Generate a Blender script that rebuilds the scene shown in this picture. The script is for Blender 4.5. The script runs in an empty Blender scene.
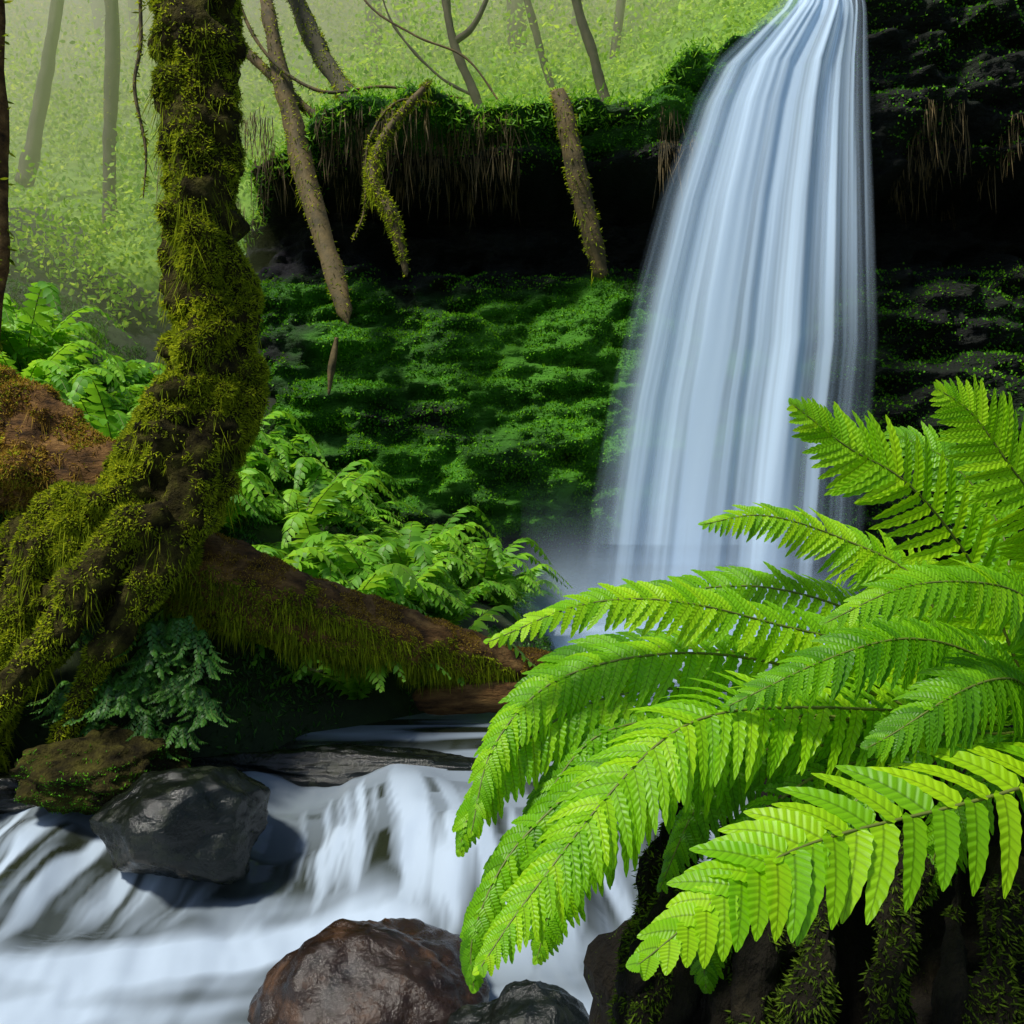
import bpy, math, random
import numpy as np
from mathutils import Vector
rng=np.random.default_rng(7); random.seed(7)
scene=bpy.context.scene
# ---------------------------------------------------------------- noise
def _h(ix,iy,iz,s):
    n=(ix.astype(np.int64)*374761393+iy.astype(np.int64)*668265263+iz.astype(np.int64)*1274126177+s*974634777)&0xffffffff
    n=((n^(n>>13))*1103515245)&0xffffffff
    n=((n^(n>>15))*2654435761)&0xffffffff
    return ((n^(n>>16))&0xffffff)/float(0xffffff)
def vn(x,y,z=0.0,s=0):
    x,y,z=np.broadcast_arrays(np.asarray(x,float),np.asarray(y,float),np.asarray(z,float))
    ix,iy,iz=np.floor(x),np.floor(y),np.floor(z)
    fx,fy,fz=x-ix,y-iy,z-iz
    fx,fy,fz=[f*f*f*(f*(f*6-15)+10) for f in (fx,fy,fz)]
    r=0
    for a in (0,1):
        for b in (0,1):
            for c in (0,1):
                r=r+_h(ix+a,iy+b,iz+c,s)*(fx if a else 1-fx)*(fy if b else 1-fy)*(fz if c else 1-fz)
    return r
def fbm(x,y,z=0.0,s=0,o=4):
    r=0;a=.5;t=0
    for i in range(o):
        r=r+a*vn(np.asarray(x)*2**i,np.asarray(y)*2**i,np.asarray(z)*2**i,s+i*17);t+=a;a*=.5
    return r/t
def ss(a,b,x):
    t=np.clip((x-a)/(b-a),0,1);return t*t*(3-2*t)
# ---------------------------------------------------------------- mesh
class MB:
    def __init__(s): s.V=[];s.F=[];s.M=[];s.UV=[];s.A=[];s.n=0
    def add(s,V,F,mat=0,uv=None,att=None):
        V=np.asarray(V,float).reshape(-1,3);F=np.asarray(F,np.int64)
        s.V.append(V);s.F.append(F+s.n);s.M.append(np.full(len(F),mat))
        s.UV.append(np.zeros((len(V),2)) if uv is None else np.asarray(uv,float))
        s.A.append(np.zeros(len(V)) if att is None else np.asarray(att,float).ravel())
        s.n+=len(V)
    def build(s,name,mats,smooth=True,parent=None):
        V=np.concatenate(s.V);me=bpy.data.meshes.new(name)
        idx=np.concatenate([f.ravel() for f in s.F]);tot=np.concatenate([np.full(len(f),f.shape[1]) for f in s.F])
        st=np.concatenate([[0],np.cumsum(tot)[:-1]])
        me.vertices.add(len(V));me.vertices.foreach_set('co',V.ravel().astype(np.float32))
        me.loops.add(len(idx));me.loops.foreach_set('vertex_index',idx.astype(np.int32))
        me.polygons.add(len(tot));me.polygons.foreach_set('loop_start',st.astype(np.int32))
        me.polygons.foreach_set('material_index',np.concatenate(s.M).astype(np.int32))
        me.polygons.foreach_set('use_smooth',np.full(len(tot),smooth))
        me.update(calc_edges=True)
        uvl=me.uv_layers.new(name='UVMap');UV=np.concatenate(s.UV)
        uvl.data.foreach_set('uv',UV[idx].ravel().astype(np.float32))
        at=me.attributes.new('val','FLOAT','POINT');at.data.foreach_set('value',np.concatenate(s.A).astype(np.float32))
        me.validate()
        for m in mats: me.materials.append(m)
        ob=bpy.data.objects.new(name,me);scene.collection.objects.link(ob)
        if parent: ob.parent=parent
        return ob
def grid_faces(nu,nv,closed=False):
    i=np.arange(nu-1)[:,None];jn=nv if closed else nv-1
    j=np.arange(jn)[None,:];j2=(j+1)%nv
    return np.stack([i*nv+j,i*nv+j2,(i+1)*nv+j2,(i+1)*nv+j],-1).reshape(-1,4)
def spline(P,n):
    P=np.asarray(P,float);k=len(P)
    E=np.vstack([2*P[0]-P[1],P,2*P[-1]-P[-2]])
    t=np.linspace(0,k-1,n);i=np.minimum(t.astype(int),k-2);f=(t-i)[:,None]
    a,b,c,d=E[i],E[i+1],E[i+2],E[i+3]
    return .5*((2*b)+(-a+c)*f+(2*a-5*b+4*c-d)*f**2+(-a+3*b-3*c+d)*f**3)
def nz(v): return v/np.maximum(np.linalg.norm(v,axis=-1,keepdims=True),1e-9)
def tube(P,R,n=40,k=16,disp=0.0,fr=3.0,seed=0,cap=True,ridge=0.0,zf=1.0):
    PR=np.column_stack([np.asarray(P,float),np.asarray(R,float)])
    S=spline(PR,n);C=S[:,:3];r=np.maximum(S[:,3],1e-3)
    T=nz(np.gradient(C,axis=0));ref=np.array([0.13,-1,0.21]) if abs(T[n//2,1])<.8 else np.array([1,0,.1])
    A=nz(np.cross(T,ref));B=np.cross(T,A)
    th=np.linspace(0,2*np.pi,k,endpoint=False)
    D=A[:,None]*np.cos(th)[None,:,None]+B[:,None]*np.sin(th)[None,:,None]
    if cap: r=r.copy(); r[0]*=.05; r[-1]*=.05
    V=C[:,None]+D*r[:,None,None]
    if disp:
        d=fbm(V[...,0]*fr,V[...,1]*fr,V[...,2]*fr*zf,seed)-.5
        V=V+D*(d*disp*2)[...,None]*(r/r.max())[:,None,None]
    if ridge:
        d=vn(th[None]*2.2+seed,np.linspace(0,n*.06,n)[:,None],0,seed)-.5
        V=V+D*(d*ridge*2*r[:,None])[...,None]
    return V.reshape(-1,3),grid_faces(n,k,True)
def sample(V,F,n):
    a,b,c,d=[V[F[:,i]] for i in range(4)]
    N=np.cross(c-a,d-b);ar=np.linalg.norm(N,axis=1);p=ar/ar.sum()
    f=rng.choice(len(F),n,p=p);u=rng.random((n,1));v=rng.random((n,1))
    P=a[f]*(1-u)*(1-v)+b[f]*u*(1-v)+c[f]*u*v+d[f]*(1-u)*v
    return P,nz(N[f])
def blades(mb,P,D,L,W,mat,bend=None):
    n=len(P);s=nz(np.cross(D,rng.normal(size=(n,3))))*np.asarray(W).reshape(-1,1)
    L=np.asarray(L).reshape(-1,1);mid=P+D*L*.5
    tip=P+D*L+(0 if bend is None else bend)
    V=np.stack([P-s*.6,P+s*.6,mid+s,tip,mid-s],1).reshape(-1,3)
    i=np.arange(n)*5;F=np.stack([i,i+1,i+2,i+3,i+4],1)
    a=np.repeat(rng.random(n),5)
    mb.add(V,F,mat,att=a)
# ---------------------------------------------------------------- materials
def mat(name,ramp,scale=5,rough=.7,bump=.3,bscale=30,transl=0,attr=0.0,stretch=(1,1,1),spec=.4,det=6,bdist=.02,wet=False,tval=1.5):
    m=bpy.data.materials.new(name);m.use_nodes=True;N=m.node_tree.nodes;K=m.node_tree.links
    b=N['Principled BSDF'];out=N['Material Output']
    tc=N.new('ShaderNodeTexCoord');mp=N.new('ShaderNodeMapping');mp.inputs['Scale'].default_value=stretch
    K.new(tc.outputs['Object'],mp.inputs[0])
    n=N.new('ShaderNodeTexNoise');n.inputs['Scale'].default_value=scale;n.inputs['Detail'].default_value=det;n.inputs['Roughness'].default_value=.6
    K.new(mp.outputs[0],n.inputs['Vector'])
    f=n.outputs[0]
    if attr:
        a=N.new('ShaderNodeAttribute');a.attribute_name='val'
        mx=N.new('ShaderNodeMix');mx.inputs[0].default_value=attr
        K.new(f,mx.inputs[2]);K.new(a.outputs['Fac'],mx.inputs[3]);f=mx.outputs[0]
    r=N.new('ShaderNodeValToRGB');e=r.color_ramp.elements
    while len(e)<len(ramp): e.new(.5)
    for i,(p,c) in enumerate(ramp): e[i].position=p;e[i].color=(*c,1)
    K.new(f,r.inputs[0]);K.new(r.outputs[0],b.inputs['Base Color'])
    b.inputs['Roughness'].default_value=rough;b.inputs['Specular IOR Level'].default_value=spec
    n2=N.new('ShaderNodeTexNoise');n2.inputs['Scale'].default_value=bscale;n2.inputs['Detail'].default_value=8;n2.inputs['Roughness'].default_value=.6
    K.new(mp.outputs[0],n2.inputs['Vector'])
    if bump:
        bp=N.new('ShaderNodeBump');bp.inputs['Strength'].default_value=bump;bp.inputs['Distance'].default_value=bdist
        K.new(n2.outputs[0],bp.inputs['Height']);K.new(bp.outputs[0],b.inputs['Normal'])
    if wet:
        mr=N.new('ShaderNodeMapRange');mr.inputs[1].default_value=.48;mr.inputs[2].default_value=.7
        mr.inputs[3].default_value=.14;mr.inputs[4].default_value=.5
        K.new(n.outputs[0],mr.inputs[0]);K.new(mr.outputs[0],b.inputs['Roughness'])
    if transl:
        t=N.new('ShaderNodeBsdfTranslucent');ms=N.new('ShaderNodeMixShader');ms.inputs[0].default_value=transl
        hs=N.new('ShaderNodeHueSaturation');hs.inputs['Value'].default_value=tval;hs.inputs['Hue'].default_value=.485
        K.new(r.outputs[0],hs.inputs['Color']);K.new(hs.outputs[0],t.inputs[0])
        K.new(b.outputs[0],ms.inputs[1]);K.new(t.outputs[0],ms.inputs[2]);K.new(ms.outputs[0],out.inputs[0])
    return m
M_moss=mat('moss_base',[(.35,(.010,.008,.003)),(.5,(.038,.032,.008)),(.7,(.09,.085,.014))],9,.95,1,40,spec=.1,bdist=.05)
M_mossb=mat('moss_tufts',[(.25,(.05,.08,.004)),(.5,(.20,.27,.010)),(.8,(.50,.56,.02))],2.5,.9,0,transl=.4,attr=.4,spec=.1)
M_mossd=mat('dark_moss_tufts',[(.25,(.015,.026,.003)),(.5,(.05,.09,.007)),(.8,(.13,.20,.012))],2.5,.9,0,transl=.3,attr=.4,spec=.1)
M_fuzz=mat('brown_moss_tufts',[(.25,(.08,.05,.008)),(.5,(.28,.18,.022)),(.8,(.50,.36,.05))],2.5,.9,0,transl=.3,attr=.5,spec=.1)
M_bark=mat('bark_dark',[(.3,(.004,.003,.002)),(.6,(.016,.012,.006)),(.8,(.045,.034,.018))],12,.85,1,40,stretch=(1,1,.4),bdist=.08,spec=.2)
M_log=mat('log_bark',[(.32,(.02,.011,.005)),(.5,(.13,.065,.02)),(.72,(.32,.18,.055))],9,.9,1,45,stretch=(.4,1.2,1.6),bdist=.03,spec=.2)
M_rock=mat('wet_rock',[(.3,(.002,.003,.002)),(.55,(.005,.007,.004)),(.75,(.022,.028,.011))],9,.3,1,60,wet=True,spec=.45,bdist=.008)
M_rockr=mat('wet_brown_rock',[(.3,(.004,.0025,.002)),(.55,(.022,.010,.004)),(.75,(.09,.042,.018))],7,.3,1,60,wet=True,spec=.5,bdist=.008)
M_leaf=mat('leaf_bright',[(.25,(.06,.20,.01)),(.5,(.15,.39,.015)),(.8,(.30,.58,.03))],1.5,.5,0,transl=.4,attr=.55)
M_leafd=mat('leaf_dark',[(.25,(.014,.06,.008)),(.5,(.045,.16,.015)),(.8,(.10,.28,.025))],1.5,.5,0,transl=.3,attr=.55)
M_cl=mat('cliff_moss_leaves',[(.28,(.012,.06,.002)),(.5,(.062,.25,.004)),(.75,(.21,.52,.012))],.8,.7,0,transl=.3,attr=.32,spec=.2)
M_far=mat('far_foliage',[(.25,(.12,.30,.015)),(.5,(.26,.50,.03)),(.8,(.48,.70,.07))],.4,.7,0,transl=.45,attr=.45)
M_fartrunk=mat('far_bark',[(.3,(.03,.03,.015)),(.7,(.09,.08,.04))],3,.9,.5,20)
M_soil=mat('soil',[(.3,(.01,.012,.005)),(.5,(.02,.035,.008)),(.75,(.04,.075,.012))],1.5,.9,.8,14)
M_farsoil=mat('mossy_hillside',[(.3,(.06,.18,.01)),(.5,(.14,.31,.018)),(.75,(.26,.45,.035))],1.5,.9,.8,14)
M_vine=mat('root_bark',[(.3,(.03,.026,.008)),(.7,(.14,.095,.03))],5,.8,.5,30)
def fern_mat():
    m=mat('fern_leaf',[(.15,(.04,.18,.002)),(.5,(.18,.46,.003)),(.85,(.45,.74,.008))],3,.42,0,transl=.45,attr=.65,spec=.3)
    N=m.node_tree.nodes;K=m.node_tree.links
    ramp=[n for n in N if n.type=='VALTORGB'][0]
    uv=N.new('ShaderNodeUVMap');sx=N.new('ShaderNodeSeparateXYZ');K.new(uv.outputs[0],sx.inputs[0])
    ab=N.new('ShaderNodeMath');ab.operation='ABSOLUTE';K.new(sx.outputs[1],ab.inputs[0])
    a=N.new('ShaderNodeMath');a.operation='MULTIPLY_ADD';K.new(ab.outputs[0],a.inputs[0]);a.inputs[1].default_value=-.09;K.new(sx.outputs[0],a.inputs[2])
    w=N.new('ShaderNodeMath');w.operation='MULTIPLY';K.new(a.outputs[0],w.inputs[0]);w.inputs[1].default_value=2*math.pi*10
    s=N.new('ShaderNodeMath');s.operation='SINE';K.new(w.outputs[0],s.inputs[0])
    mr=N.new('ShaderNodeMapRange');K.new(s.outputs[0],mr.inputs[0]);mr.inputs[1].default_value=-1;mr.inputs[2].default_value=-.4;mr.inputs[3].default_value=.78;mr.inputs[4].default_value=1
    mr2=N.new('ShaderNodeMapRange');K.new(ab.outputs[0],mr2.inputs[0]);mr2.inputs[1].default_value=.02;mr2.inputs[2].default_value=.14;mr2.inputs[3].default_value=.55;mr2.inputs[4].default_value=1
    mu=N.new('ShaderNodeMath');mu.operation='MULTIPLY';K.new(mr.outputs[0],mu.inputs[0]);K.new(mr2.outputs[0],mu.inputs[1])
    vm=N.new('ShaderNodeVectorMath');vm.operation='SCALE';K.new(ramp.outputs[0],vm.inputs[0]);K.new(mu.outputs[0],vm.inputs['Scale'])
    b=N['Principled BSDF'];K.new(vm.outputs[0],b.inputs['Base Color'])
    hs=[n for n in N if n.type=='HUE_SAT'][0];K.new(vm.outputs[0],hs.inputs['Color'])
    bp=N.new('ShaderNodeBump');bp.inputs['Strength'].default_value=.25;bp.inputs['Distance'].default_value=.003
    K.new(s.outputs[0],bp.inputs['Height']);K.new(bp.outputs[0],b.inputs['Normal'])
    return m
M_fern=fern_mat()
M_rachis=mat('fern_rachis',[(.3,(.07,.10,.01)),(.7,(.13,.16,.03))],10,.5,0)
# ---------------------------------------------------------------- ferns
def frond(mb,ctrl,width,n,st=9,droop=.25,up=(0,0,1),seed=0,serr=.22,ang=.3,lm=0,rm=1,rr=.004,base=.0,fold=.18,pack=.5,tone=None):
    r=np.random.default_rng(seed)
    S=spline(ctrl,n*2+1)
    if st>9:
        q=np.linspace(0,1,n*2+1);S=S+np.stack([np.sin(q*9+seed),np.cos(q*7+seed*2),np.sin(q*11+seed*3)],1)*.006
    T=nz(np.gradient(S,axis=0));upv=np.asarray(up,float)
    seg=np.linalg.norm(np.diff(S,axis=0),axis=1).sum()/n
    s=np.linspace(0,1,st)
    fc=np.array([[0,1,4,3],[1,2,5,4]])
    F1=np.concatenate([fc+3*i for i in range(st-1)])
    Vs=[];Fs=[];U=[];A=[];c=0;fr=r.random()*.55 if tone is None else tone
    for i in range(int(base*n*2),n*2):
        t=i/(n*2.0);sg=1 if i%2 else -1
        p=S[i];Tt=T[i];sd=nz(np.cross(Tt,upv));Nn=np.cross(sd,Tt)
        L=width*min(1,.5+t*2.5)*(1-t**2.2)**.8*(1+.2*(r.random()-.5))+.004
        a=ang+.5*t**2+.16*(r.random()-.5)
        D=sd*sg*math.cos(a)+Tt*math.sin(a)
        side=nz(np.cross(D,Nn))
        tw=.6*(r.random()-.5);side=nz(side*math.cos(tw)+Nn*math.sin(tw))
        w=seg*pack*(.6+.4*min(1,(1-t)*3))*np.power(np.clip(1-s**2.8,0,1),.7)*np.clip(.7+s*5,0,1)
        saw=np.where(np.arange(st)%2==0,1-serr,1+serr*.3) if st>6 else np.ones(st)
        w=w*saw;w[-1]=seg*.03
        dr=droop*(1+.9*(r.random()-.5))
        C=p+np.outer(s*L,D)+np.outer(s**2*L*.14*(1+r.normal()*.4),Tt)-np.outer(s**2*L*dr,Nn)-np.outer(s**2*L*dr*.5,[0,0,1])
        fd=fold*w[:,None]*Nn
        V=np.stack([C-side*w[:,None]+fd,C,C+side*w[:,None]+fd],1).reshape(-1,3)
        Vs.append(V);Fs.append(F1+c);c+=len(V)
        U.append(np.stack([np.repeat(s,3),np.tile([-1,0,1],st)],1));A.append(np.full(len(V),fr+.45*r.random()))
    mb.add(np.concatenate(Vs),np.concatenate(Fs),lm,np.concatenate(U),np.concatenate(A))
    if rr>0:
        V,F=tube(S[::2],np.linspace(rr,rr*.25,len(S[::2])),n=n+1,k=5);mb.add(V,F,rm)
def fern_plant(mb,c,nf,L,w,lm=0,rm=1,n=18,st=4,azr=(0,2*math.pi),rise=.55,fall=.4,seed=0,rr=.006):
    r=np.random.default_rng(seed);c=np.asarray(c,float)
    for i in range(nf):
        az=azr[0]+(azr[1]-azr[0])*(i+r.random())/nf;l=L*(.65+.5*r.random());ri=rise*(.6+.8*r.random())
        d=np.array([math.cos(az),math.sin(az),0])
        P=[c,c+d*l*.25+[0,0,l*ri*.55],c+d*l*.6+[0,0,l*ri*(.45+fall)],c+d*l*1.0+[0,0,l*ri*fall]]
        frond(mb,P,w*(.8+.4*r.random()),n,st,droop=.3,seed=seed*99+i,lm=lm,rm=rm,rr=rr,serr=0,fold=.1)
mb=MB()
TC=(-.1,-.85,.55);TU=(0,-.35,.9);TL=(-.3,-.8,.5);TV=(-.1,-1,.3)
hero=[
 ([(.989,1.6,1.10),(.717,1.40,1.115),(.452,1.3,1.093),(.278,1.22,1.045),(.133,1.15,.976)],.12,24,.2,(-.1,-.8,.7),.45),
 ([(.86,1.78,1.12),(.70,1.7,1.165),(.461,1.6,1.185),(.267,1.5,1.175),(.125,1.42,1.091),(.024,1.36,.986),(-.044,1.3,.894)],.11,50,.3,(-.3,-.75,.6),.4),
 ([(.88,1.85,1.15),(.7,1.8,1.235),(.5,1.75,1.30),(.3,1.68,1.345),(.12,1.64,1.345),(-.04,1.6,1.295)],.08,46,.3,TC,.45),
 ([(.913,1.95,1.17),(.718,1.95,1.289),(.471,1.9,1.352),(.281,1.9,1.352),(.12,1.85,1.32)],.09,42,.3,TC,.2),
 ([(.87,1.9,1.2),(.76,1.9,1.371),(.623,1.9,1.455),(.477,1.85,1.487),(.335,1.8,1.482)],.08,40,.3,TC,.4),
 ([(.94,1.82,1.18),(.83,1.77,1.38),(.68,1.7,1.537),(.565,1.68,1.615),(.45,1.65,1.677)],.12,32,.1,TV,.45),
 ([(1.0,1.75,1.3),(.93,1.7,1.45),(.838,1.65,1.563),(.755,1.62,1.641),(.674,1.6,1.705)],.115,28,.1,TV,.45),
 ([(1.0,1.75,1.2),(1.0,1.7,1.38),(.93,1.62,1.47),(.82,1.55,1.50)],.10,26,.2,TV,.3),
 ([(.95,1.75,1.18),(.88,1.65,1.32),(.76,1.55,1.39),(.6,1.48,1.39),(.45,1.44,1.34)],.085,36,.3,TC,.3),
 ([(.95,1.78,1.15),(.8,1.7,1.26),(.64,1.62,1.29),(.48,1.56,1.27),(.33,1.52,1.2)],.09,40,.3,TC,.08),
 ([(.8,1.8,1.13),(.5,1.78,1.22),(.25,1.72,1.255),(.08,1.68,1.225),(-.02,1.62,1.12),(-.065,1.55,.999)],.08,46,.4,TL,.3),
 ([(.8,1.85,1.13),(.5,1.85,1.235),(.2,1.8,1.25),(.05,1.75,1.20),(-.01,1.7,1.10)],.075,40,.4,TL,.1),
 ([(.8,1.75,1.1),(.5,1.65,1.16),(.3,1.6,1.12),(.14,1.55,1.02),(.06,1.52,.90),(.03,1.5,.82)],.08,42,.45,TL,.2),
 ([(.8,1.8,1.1),(.45,1.72,1.15),(.2,1.68,1.14),(.07,1.64,1.06),(-.01,1.6,.93)],.075,40,.45,TL,.1),
 ([(.85,1.8,1.1),(.5,1.75,1.17),(.22,1.7,1.19),(.04,1.66,1.14),(-.06,1.62,1.03),(-.08,1.6,.95)],.07,44,.45,TL,.25),
 ([(.92,1.72,1.15),(.8,1.58,1.24),(.64,1.46,1.23),(.5,1.4,1.17)],.09,30,.35,TC,.1),
 ([(1.0,1.72,1.15),(.95,1.55,1.24),(.85,1.42,1.25),(.72,1.34,1.2)],.09,28,.3,TC,.3),
 ([(.95,1.9,1.2),(.98,2.0,1.45),(.9,2.05,1.6),(.78,2.1,1.68)],.11,30,.2,TV,.2),
 ([(.9,1.75,1.12),(.7,1.66,1.12),(.55,1.6,1.04),(.46,1.58,.92)],.07,26,.5,TU,.0),
 ([(.9,1.75,1.1),(.8,1.6,1.12),(.68,1.55,1.02),(.62,1.54,.9)],.07,26,.5,TU,.0),
 ([(.7,1.75,1.1),(.45,1.68,1.1),(.3,1.64,1.02),(.24,1.62,.88)],.065,26,.5,TU,.1),
 ([(.7,1.8,1.1),(.4,1.75,1.12),(.15,1.72,1.08),(.04,1.7,.98),(.02,1.68,.86)],.065,36,.5,TL,.05),
 ([(.6,1.8,1.1),(.3,1.75,1.08),(.12,1.72,1.0),(.08,1.7,.85)],.06,30,.5,TL,.0),
 ([(.75,1.8,1.1),(.4,1.7,1.14),(.16,1.62,1.10),(.02,1.56,.99),(-.05,1.5,.87),(-.06,1.48,.80)],.06,40,.5,TL,.12),
 ([(.7,1.75,1.08),(.5,1.62,1.08),(.36,1.56,.98),(.3,1.54,.84),(.29,1.53,.76)],.055,30,.5,TL,.0),
]
for i,(c,w,n,dr,up,tn) in enumerate(hero):
    frond(mb,c,w,n,st=13,droop=dr,seed=i,rr=.0035,ang=.38,pack=.47 if i==0 else .5,up=up,tone=tn,serr=.1 if i==0 else .22)
r=np.random.default_rng(5)
for i in range(22):
    az=r.uniform(-.9,2.3);l=r.uniform(.35,.6);d=np.array([math.cos(az),math.sin(az),0]);c=np.array([.92,1.82,1.12])
    frond(mb,[c,c+d*l*.3+[0,0,l*.35],c+d*l*.65+[0,0,l*.5],c+d*l+[0,0,l*.3]],.10,28,st=9,seed=40+i,up=(0,-.6,.7))
mb.build('fern',[M_fern,M_rachis])
# ---------------------------------------------------------------- rocks
def blob(c,r,n=70,amp=.25,fr=2,seed=0,facet=.0):
    u=np.linspace(0.001,np.pi-.001,n)[:,None];v=np.linspace(0,2*np.pi,n*2,endpoint=False)[None]
    D=np.stack([np.sin(u)*np.cos(v),np.sin(u)*np.sin(v),np.cos(u)+0*v],-1)
    R=1+amp*2*(fbm(D[...,0]*fr+seed,D[...,1]*fr,D[...,2]*fr,seed)-.5)
    if facet:
        rr=np.random.default_rng(seed);Nn=nz(rr.normal(size=(14,3)));dd=.78+.2*rr.random(14)
        q=np.min(dd[None,None]/np.maximum(np.einsum('ijk,mk->ijm',D,Nn),.05),-1)
        R=R*(facet*np.minimum(q,1.15)+(1-facet))
    R=R+.05*(fbm(D[...,0]*9,D[...,1]*9,D[...,2]*9,seed+3)-.5)
    V=np.asarray(c)+D*R[...,None]*np.asarray(r)
    return V.reshape(-1,3),grid_faces(n,2*n,True)
def rock(name,c,r,mt,moss=0,**k):
    mb=MB();V,F=blob(c,r,**k);mb.add(V,F,0)
    if moss:
        P,N=sample(V,F,moss);q=(N[:,2]>.1)&(fbm(P[:,0]*6,P[:,1]*6,P[:,2]*6,5)>.5);P,N=P[q],N[q]
        blades(mb,P,nz(N+.5*rng.normal(size=N.shape)),rng.uniform(.004,.011,len(P)),.002,1)
    return mb.build(name,[mt,M_mossd])
rock('river_rock',(-1.74,5.3,-.14),(.45,.4,.31),M_rock,16000,seed=3,facet=.9,amp=.15)
rock('river_rock',(-.56,3.95,-.56),(.5,.42,.40),M_rockr,9000,seed=8,facet=.6,amp=.15)
rock('river_rock',(.08,3.6,-.68),(.35,.35,.42),M_rock,seed=12,facet=.6,amp=.2)
rock('river_rock',(-.2,8.6,-.02),(.7,.35,.14),M_rock,seed=16,facet=.7,amp=.2)
rock('river_rock',(-.35,5.55,-.42),(.28,.25,.22),M_rock,seed=24,facet=.7,amp=.2)
rock('rock_ledge',(-1.15,6.3,-.12),(.95,.22,.14),M_rock,seed=17,facet=.8,amp=.25)
rock('rock_ledge',(.1,6.15,-.20),(.7,.2,.14),M_rock,seed=18,facet=.8,amp=.25)
rock('rock_ledge',(-2.9,5.85,-.14),(.6,.3,.14),M_rock,seed=19,facet=.8,amp=.25)
mb=MB();V,F=blob((-2.30,5.62,.04),(.44,.36,.22),seed=21,amp=.3,fr=3);mb.add(V,F,0)
P,N=sample(V,F,90000);k=(N[:,2]>-.2)&(fbm(P[:,0]*7,P[:,1]*7,P[:,2]*7,5)>.36);P,N=P[k],N[k]
blades(mb,P,nz(N+.6*rng.normal(size=N.shape)),rng.uniform(.008,.022,len(P)),.003,1)
mb.build('mossy_rock',[M_moss,M_cl])
mb=MB();V,F=blob((.98,2.15,.15),(.8,.62,.92),n=110,seed=31,amp=.2,facet=.4,fr=3);mb.add(V,F,0)
P,N=sample(V,F,130000);den=fbm(P[:,0]*4,P[:,1]*4,P[:,2]*4,5);k=(den>.42);P,N=P[k],N[k]
blades(mb,P,nz(N+[0,0,-.5]+.6*rng.normal(size=N.shape)),rng.uniform(.004,.014,len(P)),.0014,1)
r=np.random.default_rng(77)
for i in range(26):
    x0=r.uniform(.12,1.2);yf=1.72-.35*math.sin(np.clip((x0-.1)/1.1,0,1)*math.pi*.7)
    p=[(x0+.12,yf+.15,1.0-.1*r.random()),(x0+.03,yf,.78),(x0+r.normal()*.05,yf-.07,.5),(x0+r.normal()*.08,yf-.10,.15),(x0+r.normal()*.1,yf-.1,-.35)]
    ra=r.uniform(.01,.05)
    V,F=tube(p,[ra*.6,ra*.8,ra,ra*1.1,ra*1.3],n=130,k=26,disp=.06,fr=14,seed=i,ridge=.5);mb.add(V,F,2)
    P,N=sample(V,F,18000);den=fbm(P[:,0]*7,P[:,1]*7,P[:,2]*5,5+i);k=(den>.45);P,N=P[k],N[k]
    blades(mb,P,nz(N+[0,0,-.6]+.5*rng.normal(size=N.shape)),rng.uniform(.004,.016,len(P)),.0014,1)
mb.build('mossy_boulder',[M_bark,M_mossd,M_bark])
# ---------------------------------------------------------------- mossy tree
def mossify(mb,V,F,n,mat=1,L=(.02,.05),W=.005,down=.4,thr=.0,hang=0,hl=(.1,.3)):
    P,N=sample(V,F,n)
    if thr: 
        k=(.6*fbm(P[:,0]*3.5,P[:,1]*3.5,P[:,2]*5,77)+.4*fbm(P[:,0]*14,P[:,1]*14,P[:,2]*18,78))>thr+.04*rng.normal(size=len(P));P,N=P[k],N[k]
    blades(mb,P,nz(N+[0,0,-down]+.6*rng.normal(size=N.shape)),rng.uniform(*L,len(P)),W,mat)
    if hang:
        P,N=sample(V,F,hang);c=vn(P[:,0]*9,P[:,1]*9,P[:,2]*3,5)
        k=(N[:,2]<.25)&(c>.5);P,N,c=P[k],N[k],c[k]
        l=rng.uniform(*hl,len(P))*(.4+1.2*(c-.5)/.4)
        blades(mb,P,nz(N*.35+[0,0,-1]+.18*rng.normal(size=N.shape)),l,W*.6,mat)
mb=MB()
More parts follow.
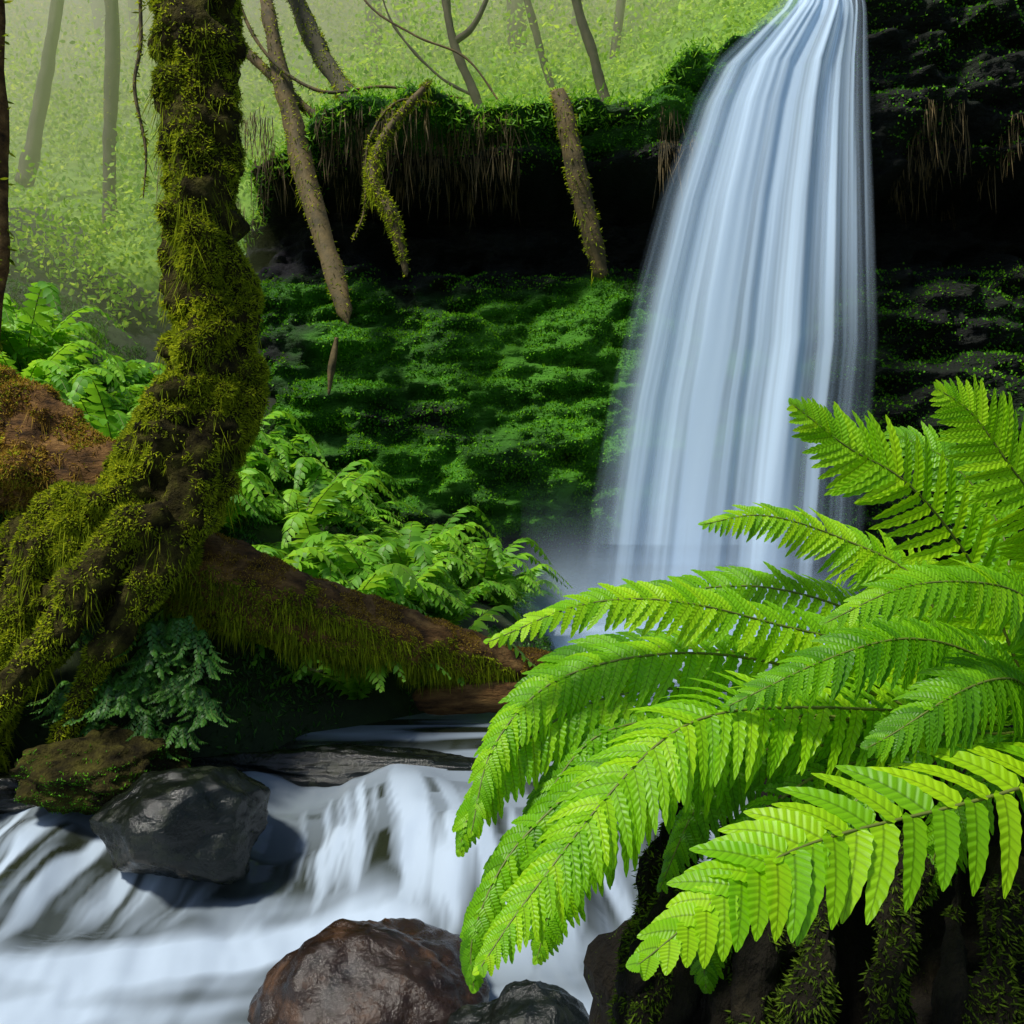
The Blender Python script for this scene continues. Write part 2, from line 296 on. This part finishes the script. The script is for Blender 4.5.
parts=[
 ([(-1.87,6,5.6),(-1.872,6,4.93),(-1.87,6,4.27),(-1.87,6,3.49),(-1.80,6,2.77),(-1.82,6,2.25),(-1.97,6,1.83),(-2.26,6,1.48),(-2.56,5.95,1.18),(-2.77,5.9,.85),(-3.0,5.8,.43),(-3.2,5.8,-.1)],[.25,.25,.24,.23,.23,.27,.32,.33,.27,.2,.16,.16],320,80),
 ([(-2.1,5.95,1.55),(-2.6,5.85,1.45),(-2.86,5.8,1.0),(-2.9,5.8,.6),(-3.05,5.8,.1)],[.2,.16,.11,.09,.08],90,30),
 ([(-2.0,5.85,1.5),(-2.3,5.7,1.25),(-2.47,5.6,.95),(-2.68,5.55,.65),(-2.9,5.5,.35),(-3.05,5.5,.0)],[.2,.16,.10,.08,.07,.07],90,30),
 ([(-1.9,5.95,2.05),(-1.83,5.85,1.65),(-1.95,5.8,1.35),(-2.15,5.72,1.0),(-2.4,5.68,.55),(-2.6,5.65,.0)],[.2,.19,.15,.10,.07,.06],90,30),
 ([(-2.1,6,1.45),(-2.6,6.1,1.75),(-3.0,6.2,1.95),(-3.5,6.3,2.3)],[.2,.22,.24,.26],50,28),
 ([(-2.3,6,1.3),(-2.8,6.0,1.35),(-3.2,5.9,1.0),(-3.5,5.8,.3)],[.2,.16,.13,.15],50,22),
 ([(-2.2,6.1,1.5),(-2.7,6.1,1.6),(-3.2,6.1,1.68),(-3.6,6.1,1.6)],[.12,.15,.15,.15],50,22),
 ([(-2.3,6.0,1.55),(-2.7,5.95,1.72),(-3.1,5.9,1.78),(-3.5,5.9,2.0)],[.1,.08,.08,.09],50,22),
]
for i,(p,rr,n,k) in enumerate(parts):
    V,F=tube(p,rr,n=n,k=k,disp=.17 if i==0 else .13,fr=5.5,seed=i+2,ridge=.15,cap=(i>0),zf=1.4 if i==0 else 1)
    br=i in (4,6,7)
    mb.add(V,F,2 if br else 0)
    tot=np.linalg.norm(np.diff(np.array(p),axis=0),axis=1).sum()*np.mean(rr)
    mossify(mb,V,F,int(tot*95000),mat=3 if br else 1,L=(.012,.035),W=.0035,thr=.51 if i==0 else (.48 if not br else .44),hang=int(tot*7000),hl=(.04,.18))
    if br: mossify(mb,V,F,int(tot*50000),mat=1,L=(.012,.03),W=.0035,thr=.50)
    if i==0:
        q=V[F[:,0]][:,2]<2.9;mossify(mb,V,F[q],100000,L=(.012,.04),W=.0035,thr=.45)
mb.build('mossy_tree',[M_moss,M_mossb,M_log,M_fuzz])
mb=MB()
p=[(-3.5,6.5,2.15),(-2.7,6.45,1.55),(-1.78,6.35,1.02),(-.77,6.9,.617),(-.09,7.3,.40),(.45,7.6,.25)]
V,F=tube(p,[.3,.3,.27,.2,.15,.12],n=200,k=50,disp=.06,fr=6,seed=9,ridge=.12);mb.add(V,F,0)
P,N=sample(V,F,120000);g=fbm(P[:,0]*3,P[:,1]*3,P[:,2]*3,3)-.5;k=(N[:,2]<.3+1.2*g-.25*ss(-1.6,0,P[:,0]))&(P[:,0]<.0)&(rng.random(len(P))<.75);Pk,Nk=P[k],N[k]
blades(mb,Pk,nz(Nk+[0,0,-.6]+.5*rng.normal(size=Nk.shape)),rng.uniform(.012,.035,len(Pk)),.0035,1)
k=(~k)&(fbm(P[:,0]*6,P[:,1]*6,P[:,2]*6,8)>.47)&(N[:,2]>-.2);Pk,Nk=P[k],N[k]
blades(mb,Pk,nz(Nk+[0,0,-.1]+.7*rng.normal(size=Nk.shape)),rng.uniform(.006,.02,len(Pk)),.003,2)
P,N=sample(V,F,22000);c=vn(P[:,0]*7,P[:,1]*7,0,5);k=(N[:,2]<0)&(c>.35)&(P[:,0]<.1);P,N,c=P[k],N[k],c[k]
blades(mb,P,nz(N*.2+[0,0,-1]+.15*rng.normal(size=N.shape)),rng.uniform(.03,.16,len(P))*(.4+c),.003,1)
mb.build('fallen_log',[M_log,M_mossb,M_fuzz])
mb=MB();V,F=tube([(-.68,7.1,.14),(-.6,7.1,.17),(-.3,7.15,.18),(.1,7.2,.17),(.5,7.3,.12)],[.06,.1,.12,.11,.09],n=50,k=20,disp=.02,fr=6,seed=4);mb.add(V,F,0)
mb.build('driftwood_log',[M_log])
# ---------------------------------------------------------------- ground (banks + stream bed)
def edge(y): return np.interp(y,[-30,0,3,5.2,5.9,6.3,7,8,10,13],[-6,-6,-5.5,-4.6,-3.6,-2.0,-1.0,-.1,.5,.6])
def gz(x,y):
    d=edge(y)-x
    b=-.9+ss(-.5,.25,d)*1.0+np.clip(d,0,60)*.5
    b=np.where(d>8,b-(d-8)*.5,b)
    rgt=x-np.interp(y,[-30,0,3,6,10,13],[2.2,1.4,1.2,2.2,5.5,6]);b2=-.9+ss(0,1,rgt)*1.0+np.clip(rgt,0,40)*.4
    z=np.maximum(b,b2)+.3*(fbm(x*.9,y*.9,0,4)-.5)*ss(-.3,1,np.maximum(d,rgt))+.14*(fbm(x*4,y*4,0,9)-.5)
    z=z+np.where((y>11)&(x<-3),(y-11)*.45,0)
    return z
xs=np.concatenate([np.linspace(-60,-9,50),np.linspace(-8.9,7,300),np.linspace(7.2,60,50)]);ys=np.concatenate([np.linspace(-40,1,40),np.linspace(1.1,16,260)])
X,Y=np.meshgrid(xs,ys,indexing='ij')
Z=gz(X,Y);mb=MB();mb.add(np.stack([X,Y,Z],-1),grid_faces(len(xs),len(ys)),0)
gr=mb.build('ground',[M_soil])
# ---------------------------------------------------------------- cliff
xs=np.linspace(-8,17,600);zs=np.linspace(-1,12.5,340)
X,Zp=np.meshgrid(xs,zs,indexing='ij')
def ztop(x): return np.interp(x,[-9,-5,-3.2,-2,0,1.6,2.3,3.2,4.1,5,7],[4.2,5.2,6.3,6.75,6.5,6.75,7.2,7.7,8.25,9.4,10])+.6*(fbm(x*.9,0*x,0,8)-.5)
def cliff_y(x,z):
    zz=z+.9*(fbm(x*.35,0*x,0,11)-.5)+.7*(fbm(x*1.3,z*.4,0,12)-.5)
    p=np.interp(zz,[-1,.9,1.25,2.2,3.5,4.6,5.0,5.75,6.0,6.5,11],[1.7,1.6,.15,.0,.5,1.0,1.9,1.9,.5,.1,.3])
    y=12.7+p+np.clip(-3-x,0,9)*.85-.3*ss(4.3,8,x)
    st=fbm(x*.5,z*1.8,0,21,5);st2=fbm(x*1.6,z*3.2,0,22)
    y=y-.8*(np.abs(st-.5)*2)-.65*(st2-.5)-.45*(fbm(x*4,z*5,0,23,5)-.5)
    zw=z+.9*fbm(x*.4,z*.5,0,31)+.25*fbm(x*2,z*1,0,33)
    fr=(zw*1.35)%1.0
    y=y+(.2+.25*ss(4,4.5,x))*ss(.0,.6,fr)*(1-ss(.9,1,fr))*ss(1.2,2,z)*ss(.35,.6,fbm(x*.8,z*.8,0,35))
    y=y+.36*ss(1.9,2.6,x)*(1-ss(4.0,4.4,x))*ss(2,3,z)
    return y
zt=ztop(X);Zc=np.minimum(Zp,zt)+np.clip(Zp-zt,0,9)*.15
Yc=cliff_y(X,Zc)+np.clip(Zp-zt,0,9)*1.6
def mossw(x,z):
    q=.8*(fbm(x*.7,z*.3,0,13)-.5)
    w=ss(.9,1.4,z+q*.5)*(1-ss(4.3,5.1,z+q))+.7*ss(6.0,6.3,z)
    return np.clip(w*(1-.62*ss(3.4,4.3,x)),0,1)
mb=MB();CV=np.stack([X,Yc,Zc],-1);CF=grid_faces(len(xs),len(zs));CVf=CV.reshape(-1,3)
mb.add(CVf,CF,0,att=np.clip(mossw(X,Zc)*(.08+1.5*fbm(X*.9,Zc*1.5,0,45)),0,1))
M_cliff=mat('cliff_rock',[(.3,(.004,.006,.004)),(.42,(.009,.018,.006)),(.6,(.022,.09,.005)),(.8,(.055,.2,.008))],2.6,.7,1,9,stretch=(.6,1,2),bdist=.12,spec=.25,attr=.6)
P,N=sample(CVf,CF,760000)
N=np.where(N[:,1:2]>0,-N,N)
den=fbm(P[:,0]*.7,P[:,2]*1.1,0,41);den2=fbm(P[:,0]*3,P[:,2]*4.5,0,42)
w=1.4*mossw(P[:,0],P[:,2])
k=(rng.random(len(P))<w*ss(.20,.40,den)*ss(.26,.48,den2))&(P[:,0]>-5);P,N=P[k],N[k]
blades(mb,P,nz(N+[0,-.2,-.1]+.8*rng.normal(size=N.shape)),rng.uniform(.016,.05,len(P)),rng.uniform(.009,.016,len(P)),1)
n=9000;hx=rng.uniform(-5,9,n);hz=rng.uniform(5.9,6.6,n);hp=np.stack([hx,cliff_y(hx,hz)-.05,hz],1)
k=vn(hx*2.5,0*hx,0,3)*.6+.4*vn(hx*11,0*hx,0,3)>.45;hp=hp[k];blades(mb,hp,nz(np.array([0,-.1,-1])+.12*rng.normal(size=hp.shape)),rng.uniform(.05,.75,len(hp))*rng.random(len(hp)),.006,2)
n=40000;hx=rng.uniform(-6,2.6,n);tz=ztop(hx);off=rng.random(n);hp=np.stack([hx,cliff_y(hx,tz)+off*3-.1,tz+off*.3+rng.normal(size=n)*.06-.2*(rng.random(n)<.3)],1)
blades(mb,hp,nz(np.array([0,-.5,.1])+.8*rng.normal(size=hp.shape)),rng.uniform(.04,.13,n),.010,3)
mb.build('cliff',[M_cliff,M_cl,M_vine,M_leaf])
# hill behind
xs=np.linspace(-60,60,240);ys=np.linspace(12.6,75,200);X,Y=np.meshgrid(xs,ys,indexing='ij')
def hz_(x,y):
    l=3.6+(y-12.6)*.68;r_=np.interp(x,[-3,2,5,8],[6.4,6.7,8.6,9.4])+(y-14.5)*.62
    m=ss(-5.5,-2.6,x);return l*(1-m)+r_*m+1.2*(fbm(x*.25,y*.25,0,51)-.5)-14*m*(1-ss(14.8,16,y))
Z=hz_(X,Y);HV=np.stack([X,Y,Z],-1).reshape(-1,3);HF=grid_faces(240,200)
mb=MB();mb.add(HV,HF,0)
n=240000
hy=13+52*rng.random(n)**1.5;hx=(rng.random(n)*2-1)*(hy*.58+2)
c=fbm(hx*.7,hy*.7,0,61);hh=np.clip(c-.40,0,1)*8*rng.random(n)
P=np.stack([hx,hy,hz_(hx,hy)+hh+.05],1);k=~((hy<16)&(hx>-3));P=P[k]
sz=.45+P[:,1]/40
blades(mb,P,nz(rng.normal(size=P.shape)+[0,0,.2]),rng.uniform(.05,.15,len(P))*sz,rng.uniform(.022,.04,len(P))*sz,1)
mb.build('hill',[M_farsoil,M_far])
mb=MB();r=np.random.default_rng(3)
def crown(mb,c,R,n,mat,size=(.1,.25)):
    cl=nz(r.normal(size=(14,3)))*r.random((14,1))**.5*R+c
    P=cl[r.integers(0,14,n)]+r.normal(size=(n,3))*np.asarray(R)*.22
    blades(mb,P,nz(rng.normal(size=P.shape)),rng.uniform(*size,n),rng.uniform(size[0]*.3,size[1]*.35,n),mat)
for i in range(48):
    y=r.uniform(19,55);x=r.uniform(-1,1)*(y*.6+1);z=float(hz_(np.array(x),np.array(y)))-.3
    h=r.uniform(9,15);lx=r.normal()*1.6;ra=r.uniform(.08,.22)
    V,F=tube([(x,y,z),(x+lx*.3+r.normal()*.3,y,z+h*.35),(x+lx*.6+r.normal()*.3,y,z+h*.7),(x+lx,y,z+h)],[ra*1.2,ra,ra*.7,ra*.2],n=24,k=8);mb.add(V,F,0)
    for j in range(5):
        t=r.uniform(.2,.8);b=np.array([x+lx*t,y,z+h*t]);d=np.array([r.normal(),r.normal()*.5,.8]);d/=np.linalg.norm(d)
        V,F=tube([b,b+d*1.0+[0,0,-.1],b+d*2.4],[ra*.4,ra*.25,.02],n=8,k=5);mb.add(V,F,0)
    crown(mb,np.array([x+lx,y,z+h*.9]),np.array([2.4,2.4,2.6]),700,1)
mb.build('background_trees',[M_fartrunk,M_far])
def trunk(name,p,rr,mt=M_fartrunk,moss=0,k=12,extra=()):
    rr=[q*.8 for q in rr]
    mb=MB();V,F=tube(p,rr,n=50,k=k,disp=min(rr)*.5,fr=4,seed=int(abs(p[0][0])*100)%50,ridge=.2);mb.add(V,F,0)
    if moss: mossify(mb,V,F,moss,L=(.02,.06),W=.007,thr=.45,hang=moss//8,hl=(.04,.15))
    for e,er in extra:
        V,F=tube(e,er,n=24,k=7,disp=.02,fr=4);mb.add(V,F,0)
    return mb.build(name,[mt,M_mossb])
trunk('leaning_tree',[(-3.6,14,10),(-3.25,13.3,8.16),(-2.75,12.9,6.2),(-1.97,12.0,3.75)],[.1,.12,.16,.13],M_vine,2000)
trunk('leaning_tree',[(-3.4,14.6,9.5),(-2.7,14.2,8.0),(-2.0,13.6,6.9),(-1.6,13,6.6)],[.14,.17,.17,.15],M_fartrunk,2500)
trunk('leaning_tree',[(-4.4,13.6,8.3),(-3.6,13.4,7.7),(-2.6,13.1,6.7),(-2.0,12.8,6.4)],[.06,.08,.08,.07],M_vine,1200)
trunk('forest_tree',[(-6.4,16,5),(-6.45,16,7),(-6.4,16,9),(-6.5,16,13)],[.17,.14,.13,.1],moss=600)
trunk('forest_tree',[(-8.3,17,7),(-8.0,17,8.5),(-7.7,17,10.5),(-7.6,17,13)],[.16,.14,.12,.1])
trunk('forest_tree',[(-.2,16,7.3),(-.7,16,8.4),(-1.0,16,9.3),(-1.2,16,11)],[.1,.09,.08,.07],extra=[([(-.95,16,9.0),(-.6,16,9.3),(-.2,16,10.2)],[.06,.05,.03]),([(-.5,16,8.1),(-1.2,16,8.5),(-1.9,16,9.3),(-2.2,16,10.2)],[.03,.025,.02,.015])])
trunk('forest_tree',[(1.6,16,7.6),(1.3,16,8.8),(1.0,16,9.8),(.7,16,12)],[.12,.1,.09,.08])
trunk('forest_tree',[(.9,18,8.6),(.6,18,9.5),(.2,18,11),(-.3,18,13)],[.1,.1,.08,.07])
trunk('dead_snag',[(.55,12.1,6.6),(.68,12,6.1),(.9,12.1,5.1),(1.1,12.2,4.35)],[.1,.16,.15,.1],M_vine,900)
trunk('cliff_root',[(-1.0,12.3,6.8),(-1.5,12.1,6.1),(-1.66,12,5.5),(-1.42,11.9,5.0),(-1.25,11.9,4.3)],[.05,.08,.10,.10,.04],M_vine,4000)
trunk('cliff_root',[(-.9,12.5,6.6),(-1.4,12.2,6.5),(-1.75,12.2,6.0),(-1.8,12.2,5.2),(-1.95,12.2,4.8)],[.015,.025,.02,.02,.01],M_vine,600)
trunk('cliff_root',[(-2.1,12,3.6),(-2.15,12,3.3),(-2.2,12,2.9)],[.03,.06,.02],M_vine)
trunk('edge_tree',[(-2.62,5,5),(-2.58,5,3.5),(-2.57,5,2.9),(-2.62,5,2.2),(-2.8,5.1,1.2)],[.06,.06,.065,.06,.08],M_log,500)
trunk('hanging_vine',[(-3.0,8,6.2),(-2.97,8,5.3),(-3.02,8,4.9),(-2.93,8,4.4),(-2.95,8,4.0)],[.02,.02,.016,.012,.008],M_vine,300,6)
trunk('hanging_vine',[(-3.9,13.2,9.0),(-3.3,13,7.6),(-2.5,12.8,6.9),(-1.6,12.7,6.9),(-.6,12.7,6.75)],[.03,.03,.03,.025,.02],M_vine,300,6)
trunk('hanging_vine',[(-2.4,13.6,9.6),(-2.0,13.4,8.4),(-1.3,13.2,7.8),(-.6,13,7.4),(-.1,12.9,6.7)],[.02,.02,.02,.02,.015],M_vine,0,6)
# ---------------------------------------------------------------- bank vegetation
mb=MB();r=np.random.default_rng(11)
for i in range(85):
    y=r.uniform(6.9,11.5);x=r.uniform(-6.2,float(edge(y))-.15)
    z=float(gz(np.array(x),np.array(y)))
    fern_plant(mb,(x,y,z),12,r.uniform(.6,1.1),.15,seed=i+100,n=20,rise=.6)
mb.build('fern_undergrowth',[M_leaf,M_rachis])
mb=MB();r=np.random.default_rng(13)
for i in range(34):
    x=r.uniform(-2.6,-1.75);z=r.uniform(.2,.85);y=5.72+.25*(z-.2)
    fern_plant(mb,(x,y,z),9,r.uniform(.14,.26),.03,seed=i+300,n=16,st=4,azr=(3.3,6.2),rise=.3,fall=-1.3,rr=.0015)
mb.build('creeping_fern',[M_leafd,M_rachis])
mb=MB();n=170000
y=rng.uniform(5.3,13,n);x=rng.uniform(-8,1,n);k=x<edge(y)+.4;x,y=x[k],y[k]
P=np.stack([x,y,gz(x,y)],1);P=P[(fbm(P[:,0]*2,P[:,1]*2,0,91)>.42)]
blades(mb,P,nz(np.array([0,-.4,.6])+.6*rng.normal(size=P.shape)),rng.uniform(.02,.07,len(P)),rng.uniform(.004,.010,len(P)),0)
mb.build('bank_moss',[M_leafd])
# ---------------------------------------------------------------- stream water
xs=np.linspace(-8,6,760);ys=np.concatenate([np.linspace(.8,7.5,460),np.linspace(7.52,13.5,120)])
X,Y=np.meshgrid(xs,ys,indexing='ij')
e1=6.0+1.0*(fbm(X*.8,0*X,0,71)-.5)+.35*(fbm(X*2.2,0*X,0,72)-.5)
d=ss(0,1,(e1-Y)/1.5)
e2=6.75+.3*(fbm(X*.6,0*X,0,73)-.5);d2=ss(0,1,(e2-Y)/.25)
fl=fbm(X*5+Y*1.2,Y*.9,0,74,3)
lump=fbm(X*1.6,Y*1.4,0,75,3)
bell=np.sin(np.pi*np.clip((e1+.3-Y)/2.1,0,1))
Z=-.08*d2-.42*d+.24*(lump-.5)*bell+.05*(fl-.5)*d
Z+= .02*(fbm(X*.9,Y*2.2,0,76,3)-.5)*ss(0,1,d)
drop=np.sin(np.pi*np.clip((e1+.2-Y)/1.9,0,1))**.7
lower=ss(.7,1,d)
hs=.75*fbm(X*.4+.5*Y,Y*1.6-.5*X,0,77,3)+.25*fbm(X*.9+1.0*Y,Y*4-1.5*X,0,85,2)
wx=X+.10*np.sin(Y*2.3+X)+.2*lump
st=.45*fbm(wx*3.5,Y*.6,0,78,3)+.55*fbm(wx*13,Y*.7,0,84,3)
foam=drop*np.clip(.20+4.0*(st-.49)+1.4*(lump-.5),0,.8)
foam=np.maximum(foam,lower*np.clip(.48+3.0*(hs-.49)+.4*(st-.5),.06,.85))
foam=np.maximum(foam,(1-d)*np.clip(3.5*(fbm(X*.5,Y*4.5,0,79,3)-.48),0,.4))
foam=np.maximum(foam,d2*(1-d)*ss(0,.5,(e2-Y))*.3*ss(.3,.6,st))
foam=np.maximum(foam,ss(9.4,11.3,Y)*ss(-1.0,.6,X))
mb=MB();mb.add(np.stack([X,Y,Z],-1),grid_faces(len(xs),len(ys)),0,att=foam)
def water_mat():
    m=bpy.data.materials.new('stream_water');m.use_nodes=True;N=m.node_tree.nodes;K=m.node_tree.links
    b=N['Principled BSDF'];b.inputs['Base Color'].default_value=(.016,.02,.011,1);b.inputs['Roughness'].default_value=.18
    d=N.new('ShaderNodeBsdfDiffuse');d.inputs[0].default_value=(.44,.53,.64,1)
    a=N.new('ShaderNodeAttribute');a.attribute_name='val'
    n=N.new('ShaderNodeTexNoise');n.inputs['Scale'].default_value=3;tc=N.new('ShaderNodeTexCoord');mp=N.new('ShaderNodeMapping');mp.inputs['Scale'].default_value=(1,4,1)
    K.new(tc.outputs['Object'],mp.inputs[0]);K.new(mp.outputs[0],n.inputs['Vector'])
    bp=N.new('ShaderNodeBump');bp.inputs['Strength'].default_value=.25;bp.inputs['Distance'].default_value=.04;K.new(n.outputs[0],bp.inputs['Height']);K.new(bp.outputs[0],b.inputs['Normal'])
    ms=N.new('ShaderNodeMixShader');K.new(a.outputs['Fac'],ms.inputs[0]);K.new(b.outputs[0],ms.inputs[1]);K.new(d.outputs[0],ms.inputs[2]);K.new(ms.outputs[0],N['Material Output'].inputs[0])
    return m
mb.build('stream_water',[water_mat()])
# ---------------------------------------------------------------- waterfall
zk=[-.1,.6,1.6,2.8,4.0,5.2,6.4,6.9,7.3,7.65,7.9,8.6]
xl=np.array([.70,.76,.90,1.10,1.38,1.72,2.16,2.43,2.84,3.2,3.36,3.5])
mb=MB()
for L,(off,sd_,dn) in enumerate([(0,1,1.0),(.14,5,.8)]):
    ns,nt=520,160
    s=np.linspace(0,1,ns)[:,None];t=np.linspace(0,1,nt)[None]
    z=8.6-t*8.7+0*s
    a=np.interp(z,zk,xl)+.05*L;b=np.interp(z,[-.1,2,3.5,6,8.6],[4.0,4.15,4.3,4.28,4.3])
    x=a+(b-a)*s
    fold=fbm(s*9,t*.7+s,0,sd_,2)
    y=12.25-.85*np.sqrt(np.clip(t-.08,0,1))+off-.22*(fold-.5)+1.5*np.clip(.12-t,0,1)
    st=fbm(s*20+.3*t,t*1.1,0,sd_+1,3);st2=fbm(s*80,t*1.6,0,sd_+2,2);big=fbm(s*5,t*.4,0,sd_+3,2)
    A=np.clip(.35+1.3*(st-.42)+.30*(st2-.5)+1.7*(big-.48),0,1)
    A=A+ .35*(1-ss(.0,.55,s))*ss(.05,.3,t)
    ed=ss(0,.12+.10*t,s+.08*(st-.5))*(1-ss(.9,1,s+.06*(st-.5)))
    rs=ss(.66,.82,s);A=A*(1-rs)+rs*(.12+.8*ss(.45,.68,.5*st+.5*fbm(s*40,t*.5,0,sd_+7,2)))
    thin=ss(.6,.95,s)*ss(.4,.65,t);A=A*(1-.65*thin)
    A=np.clip(A,0,.96)*ed*dn
    mb.add(np.stack([x,y,z],-1),grid_faces(ns,nt),0,att=A)
for j in range(6):
    u=np.linspace(0,1,90)[:,None];v=np.linspace(0,1,50)[None]
    cx=1.9+.2*math.sin(j*2.1);th=np.pi*(u*1.1-.05)
    x=cx-(1.8+.14*j)*np.cos(th)+0*v;y=11.7-(.25+.22*j)*np.sin(th)+.1*v
    z=-.05+(2.0-.2*j)*v+0*u
    al=(1-v)**1.7*np.sin(np.pi*u)**1.2*np.clip(.4+1.2*(fbm(u*5,v*3+j,j,60+j,3)-.3),0,1)*.6
    mb.add(np.stack([x,y,z],-1),grid_faces(90,50),0,att=np.clip(al,0,1)+0*x)
def fall_mat():
    m=bpy.data.materials.new('falling_water');m.use_nodes=True;N=m.node_tree.nodes;K=m.node_tree.links
    for n in list(N):
        if n.type!='OUTPUT_MATERIAL': N.remove(n)
    d=N.new('ShaderNodeBsdfDiffuse');d.inputs[0].default_value=(.63,.79,.96,1)
    t=N.new('ShaderNodeBsdfTranslucent');t.inputs[0].default_value=(.63,.79,.96,1)
    m1=N.new('ShaderNodeMixShader');m1.inputs[0].default_value=.35;K.new(d.outputs[0],m1.inputs[1]);K.new(t.outputs[0],m1.inputs[2])
    tr=N.new('ShaderNodeBsdfTransparent');a=N.new('ShaderNodeAttribute');a.attribute_name='val'
    m2=N.new('ShaderNodeMixShader');K.new(a.outputs['Fac'],m2.inputs[0]);K.new(tr.outputs[0],m2.inputs[1]);K.new(m1.outputs[0],m2.inputs[2])
    K.new(m2.outputs[0],N['Material Output'].inputs[0]);return m
mb.build('waterfall',[fall_mat()])
# ---------------------------------------------------------------- mist: a layer of air lying over the forested slope
mb=MB();pl=[(-45,11.0),(-5.0,11.0),(-3.2,15.0),(45,15.6),(45,75),(-45,75)];n=len(pl)
V=[(x,y,-2) for x,y in pl]+[(x,y,9.0+(y-11.0)*.66) for x,y in pl]
mb.add(V,[tuple(range(n))[::-1],tuple(range(n,2*n))],0);mb.add(np.zeros((0,3)),np.array([[i-2*n,(i+1)%n-2*n,(i+1)%n+n-2*n,i+n-2*n] for i in range(n)]),0)
m=bpy.data.materials.new('mist');m.use_nodes=True;N=m.node_tree.nodes;N.remove(N['Principled BSDF'])
v=N.new('ShaderNodeVolumeScatter');v.inputs['Color'].default_value=(.74,1,.30,1);v.inputs['Density'].default_value=.07;v.inputs['Anisotropy'].default_value=0
m.node_tree.links.new(v.outputs[0],N['Material Output'].inputs['Volume'])
mb.build('forest_mist',[m],False)
# ---------------------------------------------------------------- light
el,az=math.radians(56),math.radians(-130)   # azimuth from +Y towards +X
sd=Vector((math.sin(az)*math.cos(el),math.cos(az)*math.cos(el),math.sin(el)))
L=bpy.data.lights.new('sun','SUN');L.energy=5;L.angle=math.radians(8);L.color=(1,.96,.86)
lo=bpy.data.objects.new('sun',L);lo.rotation_euler=sd.to_track_quat('Z','Y').to_euler();scene.collection.objects.link(lo)
w=bpy.data.worlds.new('World');scene.world=w;w.use_nodes=True;N=w.node_tree.nodes
sk=N.new('ShaderNodeTexSky');sk.sky_type='NISHITA';sk.sun_disc=False;sk.sun_elevation=el;sk.sun_rotation=az
w.node_tree.links.new(sk.outputs[0],N['Background'].inputs[0]);N['Background'].inputs[1].default_value=.13
cam=bpy.data.cameras.new('camera');cam.lens=35.156;cam.sensor_width=36;cam.clip_end=400
co=bpy.data.objects.new('camera',cam);co.location=(0,0,1.5);co.rotation_euler=(math.radians(90),0,0);scene.collection.objects.link(co)
scene.camera=co
scene.view_settings.view_transform='Standard'
